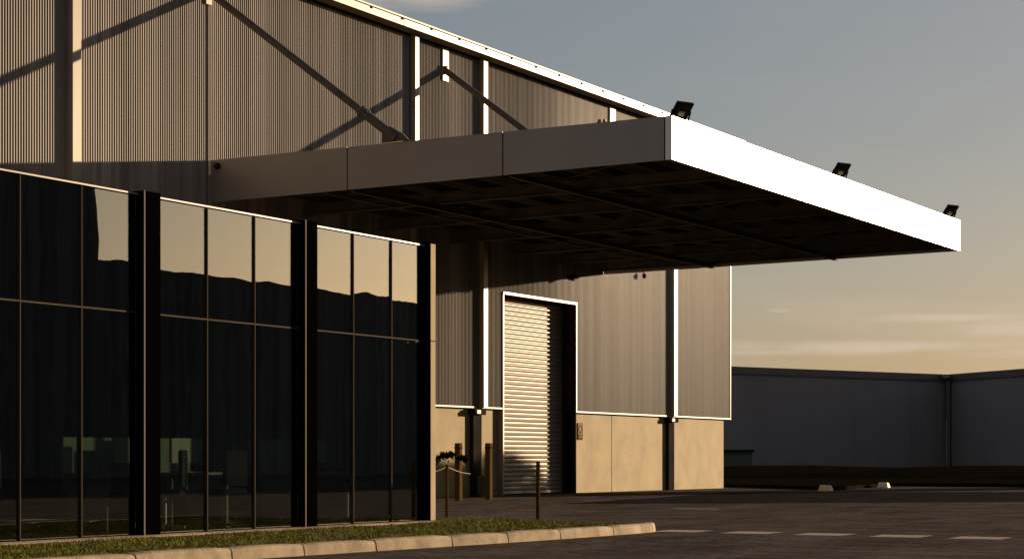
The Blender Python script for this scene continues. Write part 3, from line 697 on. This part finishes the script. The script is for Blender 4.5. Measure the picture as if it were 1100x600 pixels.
# ================================================================== FAR BUILDING (L-shaped, inner corner in view)
fb = thing('far_warehouse', 'long low dark grey warehouse in shade behind the yard on the right', 'warehouse')
def wallstrip(par, a, c, z0, z1, name, m, amp=.03, pitch=.6, th=.25):
    a, c = Vector(a), Vector(c); d = c-a; Ln = d.length; d.normalize(); nn = Vector((-d.y, d.x)); n = int(Ln/pitch*4); vs = []
    for i in range(n+1):
        u = Ln*i/n; o = amp*(1 if (i % 4) in (1, 2) else 0); q = a+d*u+nn*o
        vs += [(q.x, q.y, z0), (q.x, q.y, z1)]
    b = MB(); b.add(vs, [(2*i, 2*i+2, 2*i+3, 2*i+1) for i in range(n)]); return b.build(name, m, par)
cL = deep(680, 393, 191.5); cC = deep(1018, 402, 218); cR = deep(1100, 396.3, 204); cR2 = (cC[0]+(cR[0]-cC[0])*3.2, cC[1]+(cR[1]-cC[1])*3.2)
HF = cC[2]
a0, a1, a2 = (cL[0], cL[1]), (cC[0], cC[1]), cR2
wallstrip(fb, a0, a1, 0, HF-.7, 'wall_panel', M['far'], amp=.010, pitch=.5); wallstrip(fb, a1, a2, 0, HF-.7, 'wall_panel', M['far'], amp=.010, pitch=.5)
for a, c, nm in ((a0, a1, 'gutter'), (a1, a2, 'gutter')):
    b = MB(); b.bar((a[0], a[1], HF-.35), (c[0], c[1], HF-.35), .5, .7); b.build(nm, M['fartrim'], fb)
b = MB(); dv = Vector((a1[0], a1[1])).normalized()
ax = Vector((a1[0], a1[1]))-dv*.6
b.box(ax.x-.35, ax.x+.05, ax.y-.35, ax.y+.05, 0, HF-.7); b.build('corner_downpipe', M['fartrim'], fb)
lx = deep(1017, 404, 216.6); b = MB(); b.box(lx[0]-.35, lx[0]+.35, lx[1]-.35, lx[1]+.35, lx[2]-.15, lx[2]+.15); b.build('rain_head', M['trim'], fb)
far_back = Vector((a1[0], a1[1]))+dv*60
b = MB(); b.add([(a0[0], a0[1], HF-.01), (a1[0], a1[1], HF-.01), (a2[0], a2[1], HF-.01), (a2[0]+60, a2[1]+10, HF-.01), (far_back.x, far_back.y, HF), (a0[0]+10, a0[1]+60, HF)], [(0,1,4,5), (1,2,3,4)])
b.build('roof', M['fartrim'], fb)
# dark low lean-to against it on the left
q0 = deep(772, 500, 189); q1 = deep(808, 500, 191.5)
t = thing('lean_to_shed', 'low dark shed against the left end of the far warehouse', 'shed')
zt_ = 1+(493-482.5)/F*190
b = MB(); dd = Vector((q1[0]-q0[0], q1[1]-q0[1])).normalized(); nn = Vector((-dd.y, dd.x))
b.hexa([(q0[0], q0[1], 0), (q1[0], q1[1], 0), (q1[0]+nn.x*5, q1[1]+nn.y*5, 0), (q0[0]+nn.x*5, q0[1]+nn.y*5, 0), (q0[0], q0[1], zt_-.25), (q1[0], q1[1], zt_-.25), (q1[0]+nn.x*5, q1[1]+nn.y*5, zt_-.25), (q0[0]+nn.x*5, q0[1]+nn.y*5, zt_-.25)])
b.build('shed_wall', M['green'], t)
b = MB(); b.bar((q0[0], q0[1], zt_-.12), (q1[0], q1[1], zt_-.12), .6, .25); b.build('shed_roof', M['darksteel'], t)

# ================================================================== ACROSS THE ROAD (seen mirrored in the glass)
op = thing('opposite_warehouse', 'long dark warehouse across the road, mirrored in the office glass', 'warehouse', (0, 0, 0))
OY = -40.0
def z_ref(px, py, T=31.0+40): d = ray(px, py); return EYE+d[2]/d[1]*T
HO = z_ref(250, 299)
b = MB()
b.box(85.4, 148, OY-28, OY-.3, 0, HO-.05); b.build('building_shell', M['opp'], op)
k = corr_mesh(85.4, 148, 0, HO, OY-.1, amp=.06, pitch=.9, n=4); k.build('wall_panel', M['opp'], op)
ub = []; vs = []; n_ = 90; ro = random.Random(4)
bt = MB()
for i in range(n_+1):
    x = 85.4+62.6*i/n_; hh = HO+.1+0.22*math.sin(i*.31)+.12*math.sin(i*.9+1)+ro.uniform(-.03, .03); vs += [(x, OY-2, HO-.1), (x, OY-2, hh), (x, OY-8, hh), (x, OY-8, HO-.1)]
bt.add(vs, [(4*i+a, 4*i+4+a, 4*i+4+(a+1) % 4, 4*i+(a+1) % 4) for i in range(n_) for a in range(4)]); bt.build('roof_ridge', M['opp'], op)
ot = thing('opposite_tower_block', 'taller dark warehouse block across the road, mirrored in the left panes', 'warehouse')
b = MB(); b.box(50, 85.2, OY-30, OY+.2, 0, 19); b.build('building_shell', M['opp'], ot)
corr_mesh(50, 85.2, 0, 19, OY+.35, amp=.06, pitch=.9, n=4).build('wall_panel', M['opp'], ot)
b = MB(); b.box(49.8, 85.35, OY+.15, OY+.55, 18.7, 19.2); b.build('parapet', M['fartrim'], ot)

# ================================================================== TREES outside the frame whose shade falls on the door foot
def tree(label, x, y, h, r_, seed):
    rt = random.Random(seed); t = thing('bushy_tree', label, 'tree', (x, y, 0), 'low trees along the yard edge')
    b = MB(); b.tube([(0,0,0), (.05,0,h*.3), (0,.08,h*.7)], [.12, .09, .05], 8)
    for k in range(5):
        a = rt.uniform(0, 6.28); b.tube([(0,0,h*.25+k*.3), (math.cos(a)*r_*.6, math.sin(a)*r_*.6, h*.5+k*.25)], [.05, .02], 6)
    b.build('trunk', M['bark'], t)
    b = MB()
    for k in range(4200):
        while True:
            q = Vector((rt.uniform(-1,1), rt.uniform(-1,1), rt.uniform(-1,1)))
            if q.length < 1 and q.length > rt.random()*.9: break
        w_ = 1+.25*math.sin(q.x*5+seed)*math.sin(q.y*5)
        c = Vector((q.x*r_*w_, q.y*r_*w_, h*.55+q.z*h*.45)); a = Vector((rt.gauss(0,1), rt.gauss(0,1), rt.gauss(0,1))).normalized()*.12; e = a.cross(Vector((rt.gauss(0,1), rt.gauss(0,1), 1))).normalized()*.07
        b.add([c-a, c+e, c+a, c-e], [(0,1,2,3)])
    b.build('crown', M['crown'], t)
# shade target on the wall: X 46..52.6, up to z about .95
def shade_spot(Xw, d): return Xw+d*1.0, WY-.44*d
for i, (Xw, hs, rr, lab) in enumerate(((51.5, 1.32, 1.2, 'nearest bushy tree of the yard edge row'), (49.2, 1.2, 1.1, 'middle bushy tree of the yard edge row'), (46.6, 1.0, 1.1, 'last bushy tree of the yard edge row'))):
    x, y = shade_spot(Xw, 28+1.5*i); tree(lab, x, y, hs+.14*(28+1.5*i), rr, 11+i)
